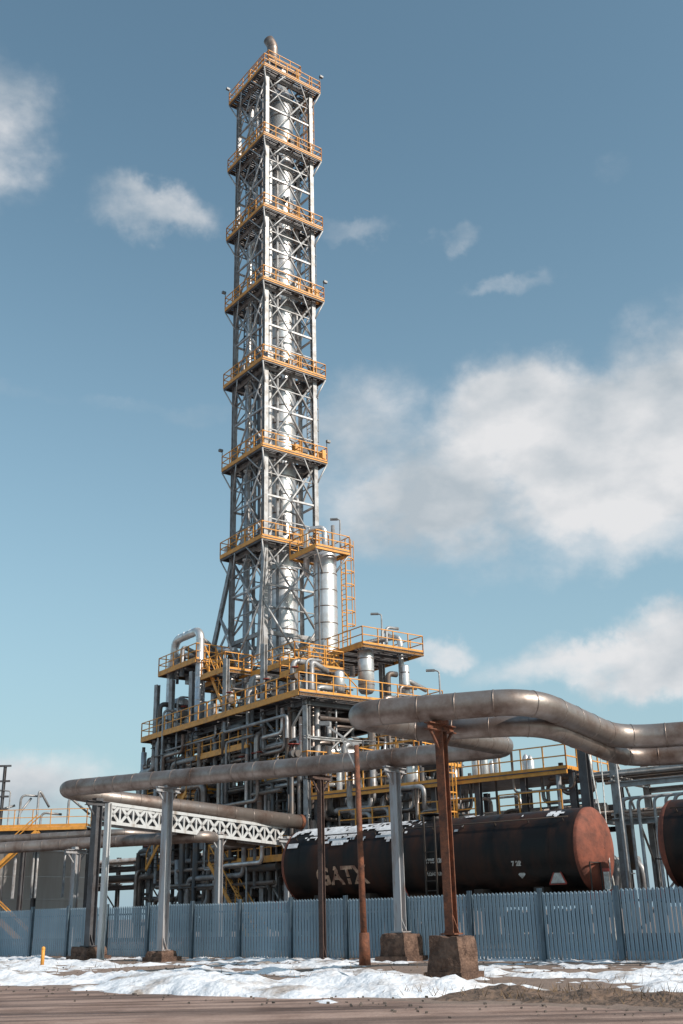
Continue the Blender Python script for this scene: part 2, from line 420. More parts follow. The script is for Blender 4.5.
for i in range(40):
    a,b=(U(-5.7,-4.6),U(-11,7.2)); zb=random.choice((1,5.5,9.8,14))
    rp[1].tube(P(a,b-.25,zb),P(a,b+.25,zb),.2,10); rp[1].beam(P(a,b,zb),P(a,b,zb+.5),.06); Q('valve_wheels','redpaint').tube(P(a,b,zb+.5),P(a,b,zb+.54),.2,12)
Q.done()

# ================================================================ pipe racks
def rack(name,s0,s1,n0,n1,levels,top,railz=None,bay=4.,npipes=5,seed=1,cm='galv_d',radii=(.1,.14,.18,.25,.3),drop=True):
    random.seed(seed)
    R=Grp(name,S(s0,n0,0)); nb=max(1,round((s1-s0)/bay))
    c1=R('columns',cm); c2=R('beams',cm); og=R('railings','orange')
    for i in range(nb+1):
        s=s0+(s1-s0)*i/nb
        for n in(n0,n1): c1.ibeam(S(s,n,0),S(s,n,top),.28,.05)
        for z in levels: c2.ibeam(S(s,n0-.4,z),S(s,n1+.4,z),.26,.05)
        c2.tube(S(s,n0,levels[-1]),S(s,n1,levels[0]-2),.06,6)
    for z in levels:
        for n in(n0,n1): c2.ibeam(S(s0,n,z-.25),S(s1,n,z-.25),.24,.04)
        for j in range(npipes):
            n=n0+.3+(n1-n0-.6)*j/(npipes-1); r=random.choice(radii)
            k=random.choice(('pipe','clad','clad_d','pipe','pipe_d'))
            a=s0-random.uniform(0,2); b=s1+random.uniform(0,1.2)
            pts=[S(a,n,z+.15+r),S(b,n,z+.15+r)]
            if rnd()<.5 and drop: pts.append(S(b,n,z+.15+r-random.uniform(1,3)))
            R('rack_pipes_'+k,k).path(pts,r,10,bend=.5,segs=4,seams=1.2 if 'clad' in k else None)
    if railz:
        deck(R('grating','galv_d'),S,s0,s1,n0-.5,n1,railz,pitch=.3)
        rail(og,[S(s1,n1,railz),S(s1,n0-.5,railz),S(s0,n0-.5,railz),S(s0,n1,railz)])
        og.beam(S(s0,n0-.5,railz-.08),S(s1,n0-.5,railz-.08),.1,.22)
    return R
R=rack('pipe_rack',-37,-22,45,50,(3.2,5.4),7.4,7.5,bay=2.6,npipes=7,seed=3)
ei=R('equipment','clad'); ep=R('small_pipes','pipe')
for i in range(14):
    s=U(-36,-22.5); n=U(45,49.5); r=U(.14,.3); zt=U(8.4,9.6)
    ei.profile(S(s,n,7.5),(0,0,1),[(0,r*.6),(.3,r),(zt-7.5,r),(zt-7.3,r*.6),(zt-7.2,.02)],16)
for i in range(120):
    s=U(-37,-22.5); n=U(44.2,47); z=U(1.5,7.6); mb=random.choice((ep,ep,R('dark_pipes','pipe_d'),R('weathered_pipes','clad_d'),ei))
    pts=[S(s,n,z),S(min(s+U(1,3.5),-21.6),n,z)]; 
    pts.insert(0,pts[0]+V((0,0,U(-2.5,2.2)))); pts.append(pts[-1]+V((0,0,U(-2,2.6))))
    pts=[V((p.x,p.y,min(max(p.z,.4),8.8))) for p in pts]
    mb.path(pts,random.choice((.06,.09,.12,.17)),8,bend=.35,segs=4)
for s in(-35,-30,-25.5): rail(R('railings','orange'),[S(s,44.3,5.5),S(s+3.2,44.3,5.5)])
ladder(R('access_ladder','orange'),S(-28,44.2,0),fd,-fn,2,7.5)
rail(R('railings','orange'),[S(-35,50,8.9),S(-35,46,8.9),S(-31,46,8.9),S(-31,50,8.9)]); deck(R('grating','galv_d'),S,-35,-31,46,50,8.9,pitch=.3)
for s in(-35,-31):
    for n in(46,50): R('columns','galv_d').beam(S(s,n,7.4),S(s,n,8.9),.15)
R.done()
R=rack('pipe_rack',-45,-33,49,53,(4,7,9.6),11.0,9.8,bay=2.8,npipes=6,seed=5)
for i in range(60):
    s=U(-44,-33); n=U(48,50); z=U(2,9.5)
    m_=random.choice(('pipe','clad','pipe_d'))
    R('small_pipes_'+m_,m_).path([S(s,n,z-U(1,2.5)),S(s,n,z),S(s+U(1,3),n,z),S(s+2,n,z+U(-2,2))],random.choice((.07,.1,.15,.2)),8,bend=.35,segs=4)
R.done()
R=rack('pipe_rack',-20,14,45,48.5,(5.3,6.9,8.3),8.9,None,bay=4.5,npipes=6,seed=8,cm='galv',radii=(.06,.08,.1,.14),drop=False)
for i in range(24):
    s=U(-20,-8); R('small_pipes','pipe').path([S(s,44.6,U(1,3)),S(s,44.6,6),S(s+U(.5,2),44.6,6)],.07,8,bend=.35,segs=4)
R('dark_columns','galv_d').ibeam(S(-20.9,44,0),S(-20.9,44,9.2),.4,.06)
for i in range(6): R('cross_bracing','galv').tube(S(-20+i*4.5,45,.3+3*(i%2)),S(-15.5+i*4.5,45,5.0-1.5*(i%2)),.05,6)
R.done()
R=rack('pipe_rack',-95,-60,58,61,(4.2,5.6),6.4,None,bay=6,npipes=5,seed=9); R.done()
random.seed(5)

# ================================================================ main overhead pipeline (zigzag)
PL=Grp('insulated_pipeline',(2.6,29.2,0))
pts=[V((29,25.5,6.45)),V((8.3,32.6,6.42)),V((5.0,28.25,6.85)),V((0,29.8,6.85)),V((5.9,37.9,7.0)),V((-13.0,48.7,7.15)),V((-11.9,50.4,7.0)),V((-2.6,57.3,6.15))]
PL('cladding','clad_d').path(pts,.36,32,bend=1.15,seams=1.05,seamw=.035,segs=10)
PL('cladding_end','rust').tube(pts[-1]-V((.04,.04,0)),pts[-1]+V((.12,.1,0)),.38,24)
PL('lower_line','clad_d').path([V((29,26.6,5.95)),V((8.7,33.6,5.95)),V((5.4,29.3,6.36)),V((2.0,30.4,6.45))],.29,24,bend=1.1,seams=1.05,seamw=.035)
PL.done()
PD=Grp('insulated_pipeline',(-19,57,0))
PD('cladding','clad_d').path([V((-34,61.5,5.0)),V((-7,53,5.25)),V((-5.2,58,5.2))],.28,18,bend=.8,seams=1.05)
PD('cladding','clad_d').path([V((-34,62.7,5.6)),V((-11.5,55.6,5.7)),V((-7.2,60,5.6))],.2,14,bend=.8,seams=1.05)
PD.done()

LG=Grp('lattice_girder',(-11,49.5,0)); w=LG('lattice','white')
a=V((-11.0,49.4,0)); b=V((-3.3,57,0)); d=(b-a).normalized(); L=(b-a).length
for off in (V((0,0,0)),V((-d.y,d.x,0))*.9):
    A=a+off; B=b+off
    za,zb=5.72,5.02; hh=.82
    w.beam(A+V((0,0,za)),B+V((0,0,zb)),.12,.14); w.beam(A+V((0,0,za+hh)),B+V((0,0,zb+hh)),.12,.14)
    n=15
    for i in range(n):
        p=A.lerp(B,i/n); q=A.lerp(B,(i+1)/n); zp=za+(zb-za)*i/n; zq=za+(zb-za)*(i+1)/n
        w.beam(p+V((0,0,zp)),q+V((0,0,zq+hh)),.05,.13,up=V((0,0,1))); w.beam(p+V((0,0,zp+hh)),q+V((0,0,zq)),.05,.13)
        w.beam(p+V((0,0,zp)),p+V((0,0,zp+hh)),.05,.1)
LG('deck_plate','galv_d').beam(a+V((-d.y,d.x,0))*.45+V((0,0,5.75)),b+V((-d.y,d.x,0))*.45+V((0,0,5.05)),.75,.03)
LG('web_plate','galv_d').beam(a+V((-d.y,d.x,0))*.55+V((0,0,6.13)),b+V((-d.y,d.x,0))*.55+V((0,0,5.43)),.03,.6)
LG.done()

def support(name,x,y,top,m,wd=.34,block=None,head=1.3,hd=fn,z0=0):
    G=Grp(name,(x,y,0)); 
    G('post',m).ibeam(V((x,y,z0)),V((x,y,top)),wd,.03)
    bz=block[2] if block else 0
    G('base_plate',m).abox(V((x,y,.06+bz)),(wd*1.7,wd*1.7,.04),fd)
    for k in(-1,1): G('gussets',m).beam(V((x,y,bz+.5)),V((x,y,bz+.05))+fd*k*wd*.7,.03,.12)
    if head:
        G('crosshead',m).ibeam(V((x,y,top))-hd*head/2+V((0,0,.10)),V((x,y,top))+hd*head/2+V((0,0,.10)),.2,.03)
        G('gussets',m).beam(V((x,y,top-.6)),V((x,y,top))+hd*head*.4,.06); G('gussets',m).beam(V((x,y,top-.6)),V((x,y,top))-hd*head*.4,.06)
        G('saddle',m).abox(V((x,y,top+.26)),(.3,.4,.12),fd)
    if block:
        mb=G('concrete_base','conc')
        bx=block[0]; nz=7
        c=V((x,y,0)); ring=[]
        for iz in range(nz+1):
            zz_=-.2+(bz+.2)*iz/nz; k=1.0 if iz<nz-1 else (.97 if iz==nz-1 else .9)
            row=[]
            for e in range(4):
                d0=(fd,fn,-fd,-fn)[e]; d1=(fn,-fd,-fn,fd)[e]
                for t in range(6):
                    u=-1+2*t/6
                    p=c+d0*bx/2*k+d1*bx/2*k*u+V((0,0,zz_))
                    p+=V((noise.noise(p*2.3),noise.noise(p*2.3+V((9,0,0))),noise.noise(p*3+V((0,7,0)))))*.09
                    mb.v.append(p); row.append(len(mb.v)-1)
            ring.append(row)
        m_=len(ring[0])
        for iz in range(nz):
            for t in range(m_):
                mb.f.append((ring[iz][t],ring[iz][(t+1)%m_],ring[iz+1][(t+1)%m_],ring[iz+1][t])); mb.sm.append(False)
        mb.v.append(c+V((0,0,bz+.02))); ci=len(mb.v)-1
        for t in range(m_): mb.f.append((ring[-1][t],ring[-1][(t+1)%m_],ci)); mb.sm.append(False)
        G('footing','conc').abox(V((x,y,.02)),(bx*1.25,bx*1.2,.3),fd)
    G.done(); return G
support('pipe_support_post',2.58,29.2,6.22,'rust',.25,(.9,.9,1.0))
support('pipe_support_post',1.75,40.35,6.5,'post_g',.31,(1.1,1.1,.9))
support('pipe_support_post',-7.6,45.6,6.55,'post_g',.32,(.9,.9,.35))
support('pipe_support_post',-11.3,48.9,6.4,'galv_d',.34,(1.1,1.1,.5))
support('pipe_support_post',-10.6,48.0,6.4,'white',.22,None,head=0)
support('pipe_support_post',-1.1,42.9,6.6,'rust_d',.2)
support('pipe_support_post',11.5,31.45,5.95,'galv_d',.28,(1.1,1.1,.4))
support('pipe_support_post',-3.2,56.9,5.1,'post_g',.28)
support('pipe_support_post',-6.4,54.0,5.2,'post_g',.3)
support('pipe_support_post',-13.6,54.9,4.7,'post_g',.3)
support('pipe_support_post',-19.5,57.2,4.7,'post_g',.3)
G=Grp('utility_pole',(.4,38,0))
G('pole','rust').tube(V((.42,38,0)),V((.33,38,7.2)),.12,12,r2=.085); G('base_sleeve','rust').tube(V((.42,38,0)),V((.42,38,1.0)),.2,12,r2=.17)
G('arm','galv').beam(V((.33,38,7.15)),V((-.75,38,7.95)),.07); G('arm','galv').beam(V((.33,38,6.3)),V((-.2,38,7.5)),.05)
G('insulator','lamp').abox(V((-.8,38,8.0)),(.4,.2,.14))
G.done()

# ================================================================ fence (palisade: W-section pales, rails, I posts)
FG=Grp('palisade_fence',S(-30,33.6,0)); pl=FG('pales','fence'); fp=FG('posts','fence_p'); fr=FG('rails','fence_p')
s=-84.
w=.124
while s<12:
    bay=int((s+84)/2.75); hh=2.16+.022*math.sin(bay*2.3)
    b=S(s,33.6,.06); t=S(s,33.6,hh)
    xs=(-1,-.45,0,.45,1); ds_=(0,-.03,-.008,-.03,0); ht=(-.06,-.02,0,-.02,-.06)
    i0=len(pl.v)
    for x,dd in zip(xs,ds_): pl.v.append(b+fd*x*w/2+fn*dd)
    for x,dd,k in zip(xs,ds_,ht): pl.v.append(t+fd*x*w/2+fn*dd+V((0,0,k)))
    for k in range(4): pl.f.append((i0+k,i0+k+1,i0+6+k,i0+5+k)); pl.sm.append(False)
    s+=.1485
s=-84
while s<12:
    fp.ibeam(S(s,33.50,0),S(s,33.50,2.26),.13,.02); s+=2.75
for z in(.35,1.80): fr.beam(S(-84,33.66,z),S(12,33.66,z),.05,.07)
FG.done()

# ================================================================ tank wagons
def wagon(s0,s1,n,zc=3.6,r=1.46,letters=None):
    W=Grp('railway_tank_wagon',S((s0+s1)/2,n,0))
    L=s1-s0; p=S(s0,n,zc)
    W('tank_shell','black').profile(p+fd*.28,fd,[(0,r),(L-.56,r)],56)
    for e,sg in((s0+.28,-1),(s1-.28,1)):
        W('tank_ends','redend').profile(S(e,n,zc),fd*sg,[(-.08,r*1.006),(.03,r*1.004),(.06,r*.99),(.15,r*.93),(.24,r*.8),(.33,r*.58),(.39,r*.32),(.41,.02)],48)
    k=s0+1.1
    while k<s1: W('weld_bands','black').tube(S(k,n,zc),S(k+.06,n,zc),r*1.008,56,caps=False); k+=2.35
    c=(s0+s1)/2
    W('manway','black').tube(S(c,n,zc+r-.15),S(c,n,zc+r+.18),.38,20); W('manway','black').tube(S(c,n,zc+r+.18),S(c,n,zc+r+.24),.46,20)
    ladder(W('side_ladder','bogie'),S(c+.8,n-r-.12,0),fd,-fn,1.3,zc+r-1.1,cage=False)
    u=W('underframe','bogie')
    for o in(-1.0,1.0): u.beam(S(s0-.1,n+o,1.85),S(s1+.1,n+o,1.85),.16,.3)
    for e in(s0-.1,s1+.1): W('buffer_beams','redpaint').beam(S(e,n-1.3,1.95),S(e,n+1.3,1.95),.2,.36)
    for k in (s0+2,s0+4.5,s1-4.5,s1-2): u.beam(S(k,n-1.2,2.1),S(k,n+1.2,2.1),.4,.5)
    for e,sg in((s0-.1,-1),(s1+.1,1)):
        for o in(-.88,.88):
            u.tube(S(e,n+o,1.95),S(e+sg*.5,n+o,1.95),.1,12); W('buffers','redpaint').tube(S(e+sg*.5,n+o,1.95),S(e+sg*.58,n+o,1.95),.24,16)
        u.beam(S(e,n,1.8),S(e+sg*.6,n,1.8),.12,.14)
        u.beam(S(e,n-1.25,1.9),S(e,n-1.25,3.1),.04); u.beam(S(e,n-.4,1.9),S(e,n-.4,3.1),.04); u.beam(S(e,n-1.25,3.1),S(e,n-.4,3.1),.04)
    for k in(s0+2.4,s1-2.4):
        for ax in(-.9,.9):
            for o in(-.75,.75):
                W('wheels','bogie').tube(S(k+ax,n+o-.06,1.16),S(k+ax,n+o+.06,1.16),.46,24)
            u.tube(S(k+ax,n-.8,1.16),S(k+ax,n+.8,1.16),.08,8)
        for o in(-1.0,1.0): u.beam(S(k-1.3,n+o,1.25),S(k+1.3,n+o,1.25),.12,.3)
    u.tube(S(c,n,zc-r),S(c,n,1.3),.14,10); u.tube(S(c,n-1.1,1.35),S(c,n+1.1,1.35),.09,10)
    hr=W('shell_handrail','bogie')
    an=math.radians(-48); hz=zc+math.cos(an)*r; hn=n+math.sin(an)*r
    hr.tube(S(s0+.6,hn-.1,hz+.12),S(s1-.6,hn-.1,hz+.12),.025,6)
    k=s0+.8
    while k<s1-.6: hr.beam(S(k,hn+.02,hz-.02),S(k,hn-.1,hz+.12),.03); k+=1.4
    sn=W('snow_patches','snowclean')
    ns=240; na=20; pts={}
    for a in range(ns):
        for b in range(na+1):
            ss=s0+.4+(L-.8)*a/(ns-1); an=math.radians(-64+84*b/na)
            rr=r*1.012+.03
            pts[a,b]=S(ss,n+math.sin(an)*rr,zc+math.cos(an)*rr)
    for a in range(ns-1):
        for b in range(na):
            t=(a/(ns-1)); dens=1.08 if t<.46 else .42
            if letters is None: dens=.45
            edge=abs((b-10)/10)
            if noise.noise(V((a*.07,b*.24,3.3+s0)))*.6+.5+ .35*noise.noise(V((a*.30,b*.7,1)))<dens*.60-edge*.26:
                i0=len(sn.v); sn.v+=[pts[a,b],pts[a+1,b],pts[a+1,b+1],pts[a,b+1]]; sn.f.append((i0,i0+1,i0+2,i0+3)); sn.sm.append(True)
    def plac(ss,zz,tri,k=1.):
        q=S(ss,n-math.sqrt(max(r*r-(zz-zc)**2,0))-.03,zz)
        up=V((0,0,1)); 
        mb=W('placards','placard'); i0=len(mb.v)
        if tri: mb.v+=[q+fd*-.3+up*-.3,q+fd*.3+up*-.3,q+up*.3]; mb.f.append((i0,i0+1,i0+2))
        else: mb.v+=[q+up*-.25*k,q+fd*.25*k,q+up*.25*k,q+fd*-.25*k]; mb.f.append((i0,i0+1,i0+2,i0+3))
        mb.sm.append(False)
        if tri:
            mb2=W('placards_frame','redpaint'); c3=[q+fd*-.33+up*-.33,q+fd*.33+up*-.33,q+up*.34]
            for a,b in((0,1),(1,2),(2,0)): mb2.beam(c3[a],c3[b],.04)
    if letters:
        plac(s1-1.2,2.75,True); plac(s0+6.1,2.5,True); plac(s1-2.6,2.8,False,.6)
    W.done()
    if letters:
        for txt,ss,zz,size,m in ((letters,s0+2.1,2.75,.95,'letter'),('3785 420-7',s0+7.6,3.35,.22,'placard'),('7 2R',s1-2.9,3.1,.22,'placard'),('LOAD LIMIT',s0+7.6,2.9,.16,'placard')):
            cu=bpy.data.curves.new('lettering','FONT'); cu.body=txt; cu.size=size; cu.offset=.012 if size<.9 else .03
            ob=bpy.data.objects.new('tmp',cu); col.objects.link(ob)
            bpy.context.view_layer.update()
            me=bpy.data.meshes.new_from_object(ob.evaluated_get(bpy.context.evaluated_depsgraph_get()))
            bpy.data.objects.remove(ob)
            for v in me.vertices:
                z=zz+v.co.y; q=S(ss+v.co.x,n-math.sqrt(max(r*r-(z-zc)**2,0))-.035,z)-W.o
                v.co=q
            me.materials.clear(); me.materials.append(M[m])
            o2=bpy.data.objects.new('lettering',me); o2.parent=W.e; col.objects.link(o2)
wagon(-31.5,-17.25,37.0,letters='GATX')
wagon(-14.65,-.1,37.0)
TR=Grp('railway_track',S(-30,37,0))
for o in(-.75,.75):
    TR('rails','rust').beam(S(-90,37+o,.66),S(40,37+o,.66),.07,.15)
s=-60
while s<20: TR('sleepers','conc').beam(S(s,35.8,.52),S(s,38.2,.52),.24,.14); s+=.65
em=TR('ballast_bed','ballast'); prof=[(34.3,-.05),(35.5,.5),(38.5,.5),(39.7,-.05)]
for (n0,z0),(n1,z1) in zip(prof[:-1],prof[1:]): em.quad(S(-120,n0,z0),S(60,n0,z0),S(60,n1,z1),S(-120,n1,z1))
TR.done()

# ================================================================ lamps
def lamp(p,h,arm=V((-1,0,0)),al=.7):
    G=Grp('street_lamp',p); p=V(p); m=G('pole','galv')
    m.tube(p,p+V((0,0,h)),.07,8,r2=.05)
    m.path([p+V((0,0,h-.1)),p+V((0,0,h+.25)),p+arm*al+V((0,0,h+.3))],.045,8,bend=.35,segs=5)
    G('lamp_head','lamp').box(p+arm*(al+.2)+V((0,0,h+.3)),arm*.25,V((-arm.y,arm.x,0))*.12,V((0,0,.05)))
    G.done()
lamp((5.4,60,0),14.3,al=.3); lamp(P(3.4,-7.5,16.8),2.6,al=.25); lamp(P(1.2,-6.2,23.7),2.2,al=.2)
lamp((-22.5,72,0),9.5)
G=Grp('guyed_mast',S(-19.4,44,0)); G('mast','galv').tube(S(-19.4,44,0),S(-19.4,44,8.6),.05,8)
G('guy_wire','placard').tube(S(-20.2,43,8.2),S(-17.6,38.9,.6),.03,6); G('guy_wire','placard').tube(S(-19.6,43,8.4),S(-15.9,34.5,.6),.025,6); G.done()

# ================================================================ left background
G=Grp('storage_tank',(-27,84,0))
G('shell','tankwhite').profile(V((-27,84,0)),(0,0,1),[(0,7.6),(6.2,7.6),(6.25,7.75),(6.35,7.7),(7.4,3),(7.6,.02)],64)
z=1.5
while z<6: G('shell_seams','tankwhite').tube(V((-27,84,z)),V((-27,84,z+.07)),7.63,64,caps=False); z+=1.5
ring=[V((-27+7.7*math.cos(t*math.pi/16),84+7.7*math.sin(t*math.pi/16),6.3)) for t in range(33)]
rail(G('railings','orange'),ring,step=1.5)
G.done()
G=Grp('storage_tank',(-44,92,0))
G('shell','tankwhite').profile(V((-44,92,0)),(0,0,1),[(0,8),(7,8),(8.2,3),(8.4,.02)],64); G.done()
G=Grp('loading_platform',(-21,74,0)); og=G('railings','orange'); c=G('frame','galv_d')
for x in (-29,-25,-21,-17.5):
    for y in(71,74): c.ibeam(V((x,y,0)),V((x,y,7.2)),.25,.04)
for y in(71,74): c.ibeam(V((-30,y,7)),V((-17,y,7)),.3,.04)
c.beam(V((-30,72.5,7.25)),V((-17,72.5,7.25)),3.4,.06)
og.beam(V((-30,70.8,7.2)),V((-17,70.8,7.2)),.1,.2)
rail(og,[V((-17,74.2,7.3)),V((-17,70.8,7.3)),V((-30,70.8,7.3))],t=.045)
for z0,z1,x0,x1 in((0,3.4,-20,-24),(3.4,7,-24,-20)):
    for y in(70,70.7): og.beam(V((x0,y,z0)),V((x1,y,z1)),.07,.2); og.beam(V((x0,y,z0+1)),V((x1,y,z1+1)),.06)
for x in(-27.6,-26.2,-24.3,-23.0): c.ibeam(V((x,72,7)),V((x,72,11.4)),.16,.03)
for zz_ in (11.4,10.4,9.4,8.6): c.beam(V((-27.9,72,zz_)),V((-22.6,72,zz_)),.12)
c.beam(V((-24.3,72,11.4)),V((-24.3,72,12.8)),.06)
for i in range(10):
    x=U(-28,-18); G('loading_arms','pipe').path([V((x,72,3)),V((x,72,U(8,10))),V((x+U(.6,1.4),72.5,U(8,9.5)))],.08,8,bend=.4)
G.done()
G=Grp('warning_sign',S(-16.2,35,0)); G('post','galv').tube(S(-16.2,35,0),S(-16.2,35,2.7),.035,8)
q=S(-16.2,34.95,2.45); mb=G('panel','placard'); mb.box(q,fd*.1,fn*.01,V((0,0,.28))); 
G('border','redpaint').box(q+V((0,0,.34)),fd*.12,fn*.012,V((0,0,.05))); G.done()

# ================================================================ ground
def nodes_ground():
    m=bpy.data.materials.new('dirt_ground'); m.use_nodes=True; nt=m.node_tree; b=nt.nodes['Principled BSDF']; b.inputs['Roughness'].default_value=.92
    tc=nt.nodes.new('ShaderNodeTexCoord')
    def N(scale,det=6,rough=.65,sc=None):
        n=nt.nodes.new('ShaderNodeTexNoise'); n.inputs['Scale'].default_value=scale; n.inputs['Detail'].default_value=det; n.inputs['Roughness'].default_value=rough
        if sc:
            mp=nt.nodes.new('ShaderNodeMapping'); mp.inputs['Rotation'].default_value=(0,0,math.radians(37.8)); mp.inputs['Scale'].default_value=sc
            nt.links.new(tc.outputs['Object'],mp.inputs[0]); nt.links.new(mp.outputs[0],n.inputs['Vector'])
        else: nt.links.new(tc.outputs['Object'],n.inputs['Vector'])
        return n
    n1=N(.35,sc=(.25,1,1)); n2=N(6)
    r=nt.nodes.new('ShaderNodeValToRGB'); e=r.color_ramp.elements; e[0].position=.36; e[0].color=(.15,.11,.09,1); e[1].position=.66; e[1].color=(.33,.24,.195,1)
    mx=nt.nodes.new('ShaderNodeMath'); mx.operation='MULTIPLY_ADD'; mx.inputs[1].default_value=.45
    nt.links.new(n2.outputs['Fac'],mx.inputs[0])
    mm=nt.nodes.new('ShaderNodeMath'); mm.operation='MULTIPLY'; mm.inputs[1].default_value=.55; nt.links.new(n1.outputs['Fac'],mm.inputs[0]); nt.links.new(mm.outputs[0],mx.inputs[2])
    nt.links.new(mx.outputs[0],r.inputs[0]); nt.links.new(r.outputs[0],b.inputs['Base Color'])
    bp=nt.nodes.new('ShaderNodeBump'); bp.inputs['Strength'].default_value=.8; bp.inputs['Distance'].default_value=.08
    n4=N(3,8,.7); nt.links.new(n4.outputs['Fac'],bp.inputs['Height']); nt.links.new(bp.outputs[0],b.inputs['Normal'])
    return m
gm=nodes_ground()
mb=MB(); mb.quad((-3000,-600,0),(3000,-600,0),(3000,5000,0),(-3000,5000,0)); single('ground',mb,gm)
def road_mat():
    m=bpy.data.materials.new('muddy_asphalt'); m.use_nodes=True; nt=m.node_tree; b=nt.nodes['Principled BSDF']
    b.inputs['Specular IOR Level'].default_value=.25
    tc=nt.nodes.new('ShaderNodeTexCoord'); mp=nt.nodes.new('ShaderNodeMapping'); mp.inputs['Rotation'].default_value=(0,0,math.radians(37.8)); mp.inputs['Scale'].default_value=(.10,1.3,1)
    nt.links.new(tc.outputs['Object'],mp.inputs[0])
    def N(s,d,vec,r=.65):
        n=nt.nodes.new('ShaderNodeTexNoise'); n.inputs['Scale'].default_value=s; n.inputs['Detail'].default_value=d; n.inputs['Roughness'].default_value=r; nt.links.new(vec,n.inputs['Vector']); return n
    a=N(.8,6,mp.outputs[0]); g=N(14,7,tc.outputs['Object'],.8); p=N(.55,5,tc.outputs['Object'])
    def ramp(src,p0,c0,p1,c1):
        r=nt.nodes.new('ShaderNodeValToRGB'); e=r.color_ramp.elements; e[0].position=p0; e[0].color=(*c0,1); e[1].position=p1; e[1].color=(*c1,1); nt.links.new(src,r.inputs[0]); return r
    r1=ramp(a.outputs['Fac'],.38,(.11,.075,.065),.56,(.40,.285,.24)); r2=ramp(g.outputs['Fac'],.3,(.7,.7,.7),.7,(1.2,1.2,1.2)); r3=ramp(p.outputs['Fac'],.36,(.68,.64,.62),.56,(1,1,1))
    def mul(x,y):
        k=nt.nodes.new('ShaderNodeMix'); k.data_type='RGBA'; k.blend_type='MULTIPLY'; k.inputs[0].default_value=1; nt.links.new(x,k.inputs[6]); nt.links.new(y,k.inputs[7]); return k.outputs[2]
    nt.links.new(mul(mul(r1.outputs[0],r2.outputs[0]),r3.outputs[0]),b.inputs['Base Color'])
    rr=nt.nodes.new('ShaderNodeMapRange'); rr.inputs[1].default_value=.34; rr.inputs[2].default_value=.46; rr.inputs[3].default_value=.5; rr.inputs[4].default_value=.9; nt.links.new(a.outputs['Fac'],rr.inputs[0]); nt.links.new(rr.outputs[0],b.inputs['Roughness'])
    bp=nt.nodes.new('ShaderNodeBump'); bp.inputs['Strength'].default_value=.6; bp.inputs['Distance'].default_value=.04; nt.links.new(g.outputs['Fac'],bp.inputs['Height'])
    bp2=nt.nodes.new('ShaderNodeBump'); bp2.inputs['Strength'].default_value=.5; bp2.inputs['Distance'].default_value=.10; nt.links.new(a.outputs['Fac'],bp2.inputs['Height']); nt.links.new(bp.outputs[0],bp2.inputs['Normal']); nt.links.new(bp2.outputs[0],b.inputs['Normal'])
    return m
mb=MB()
ns=160; e=[18.2+.8*noise.noise(V((i*.18,0,0)))+.4*noise.noise(V((i*.7,3,0))) for i in range(ns+1)]
for i in range(ns):
    s0=-90+130*i/ns; s1=-90+130*(i+1)/ns
    mb.quad(S(s0,3,.004),S(s1,3,.004),S(s1,e[i+1],.004),S(s0,e[i],.004))
single('road',mb,road_mat())
# snow bank
mb=MB(); s0,s1,n0,n1=-80,14,15.0,35.2; ds=.22; dn=.17
NS=int((s1-s0)/ds); NN=int((n1-n0)/dn)
def fb(x,y,z=0): return noise.fractal(V((x,y,z)),1.0,2.0,5)
for i in range(NS+1):
    for j in range(NN+1):
        s=s0+ds*i; n=n0+dn*j
        t=(n-17.6-1.4*noise.noise(V((s*.14,7,0)))-.9*noise.noise(V((s*.6,2,0)))-.5*noise.noise(V((s*2,n*2,0))))
        bank=.26*math.exp(-((t-2.4)/1.8)**2)*(1+.9*fb(s*.35,n*.35,5))
        base=.015+.18*fb(s*.22,n*.4,2)+.12*fb(s*.9,n*.9,9)+.07*fb(s*2.5,n*2.5,1)
        h=(base+bank*.8)
        edge=min(1,max(0,t+.6)); h=h*edge-.16*(1-edge)
        if s>-14 and n<21.8: h-=.40*min(1,(s+14)/2.5)*max(0,min(1,(21.8-n)/1.2))*(1+.5*fb(s*.6,n*.6,3))
        if n>33: h=min(h,.12)
        h-=.03
        mb.v.append(S(s,n,h))
for i in range(NS):
    for j in range(NN):
        a=i*(NN+1)+j; q=(a,a+1,a+NN+2,a+NN+1)
        if max(mb.v[k].z for k in q)<-.03: continue
        mb.f.append(q[::-1]); mb.sm.append(True)
single('snow_bank',mb,M['snow'])
mb=MB(); NS=120; NN=26; s0,s1,n0,n1=-14.5,6,18.4,22.0
for i in range(NS+1):
    for j in range(NN+1):
        s=s0+(s1-s0)*i/NS; n=n0+(n1-n0)*j/NN
        t=math.sin(math.pi*j/NN)*min(1,i/14)*min(1,(NS-i)/12)
        mb.v.append(S(s,n,-.05+t*(.16+.18*fb(s*.6,n*.6,4)+.1*fb(s*2.5,n*2.5,7))))
for i in range(NS):
    for j in range(NN):
        a=i*(NN+1)+j; mb.f.append((a+NN+1,a+NN+2,a+1,a)); mb.sm.append(True)
M['soil']=mat('dark_soil',(.19,.125,.09),(.08,.055,.042),.95,0,2.5,bump=1.,bscale=8)
single('soil_mound',mb,M['soil'])
mb=MB()
for i in range(4200):
    if i<1800: s=random.uniform(-14,6); n=random.gauss(20.4,.9)
    else: s=random.uniform(-70,6); n=random.choice((random.gauss(33.2,.35),random.gauss(23.6,2.2)))
    if noise.noise(V((s*.7,n*.7,0)))<.02: continue
    b=S(s,n,.05); an=U(0,6.28); h=U(.06,.24); w=.011; d=V((math.cos(an),math.sin(an),0)); lean=V((U(-.15,.15),U(-.15,.15),0))
    i0=len(mb.v); mb.v+=[b-d*w,b+d*w,b+lean+V((0,0,h))]; mb.f.append((i0,i0+1,i0+2)); mb.sm.append(False)
single('dry_grass',mb,M['grass'])
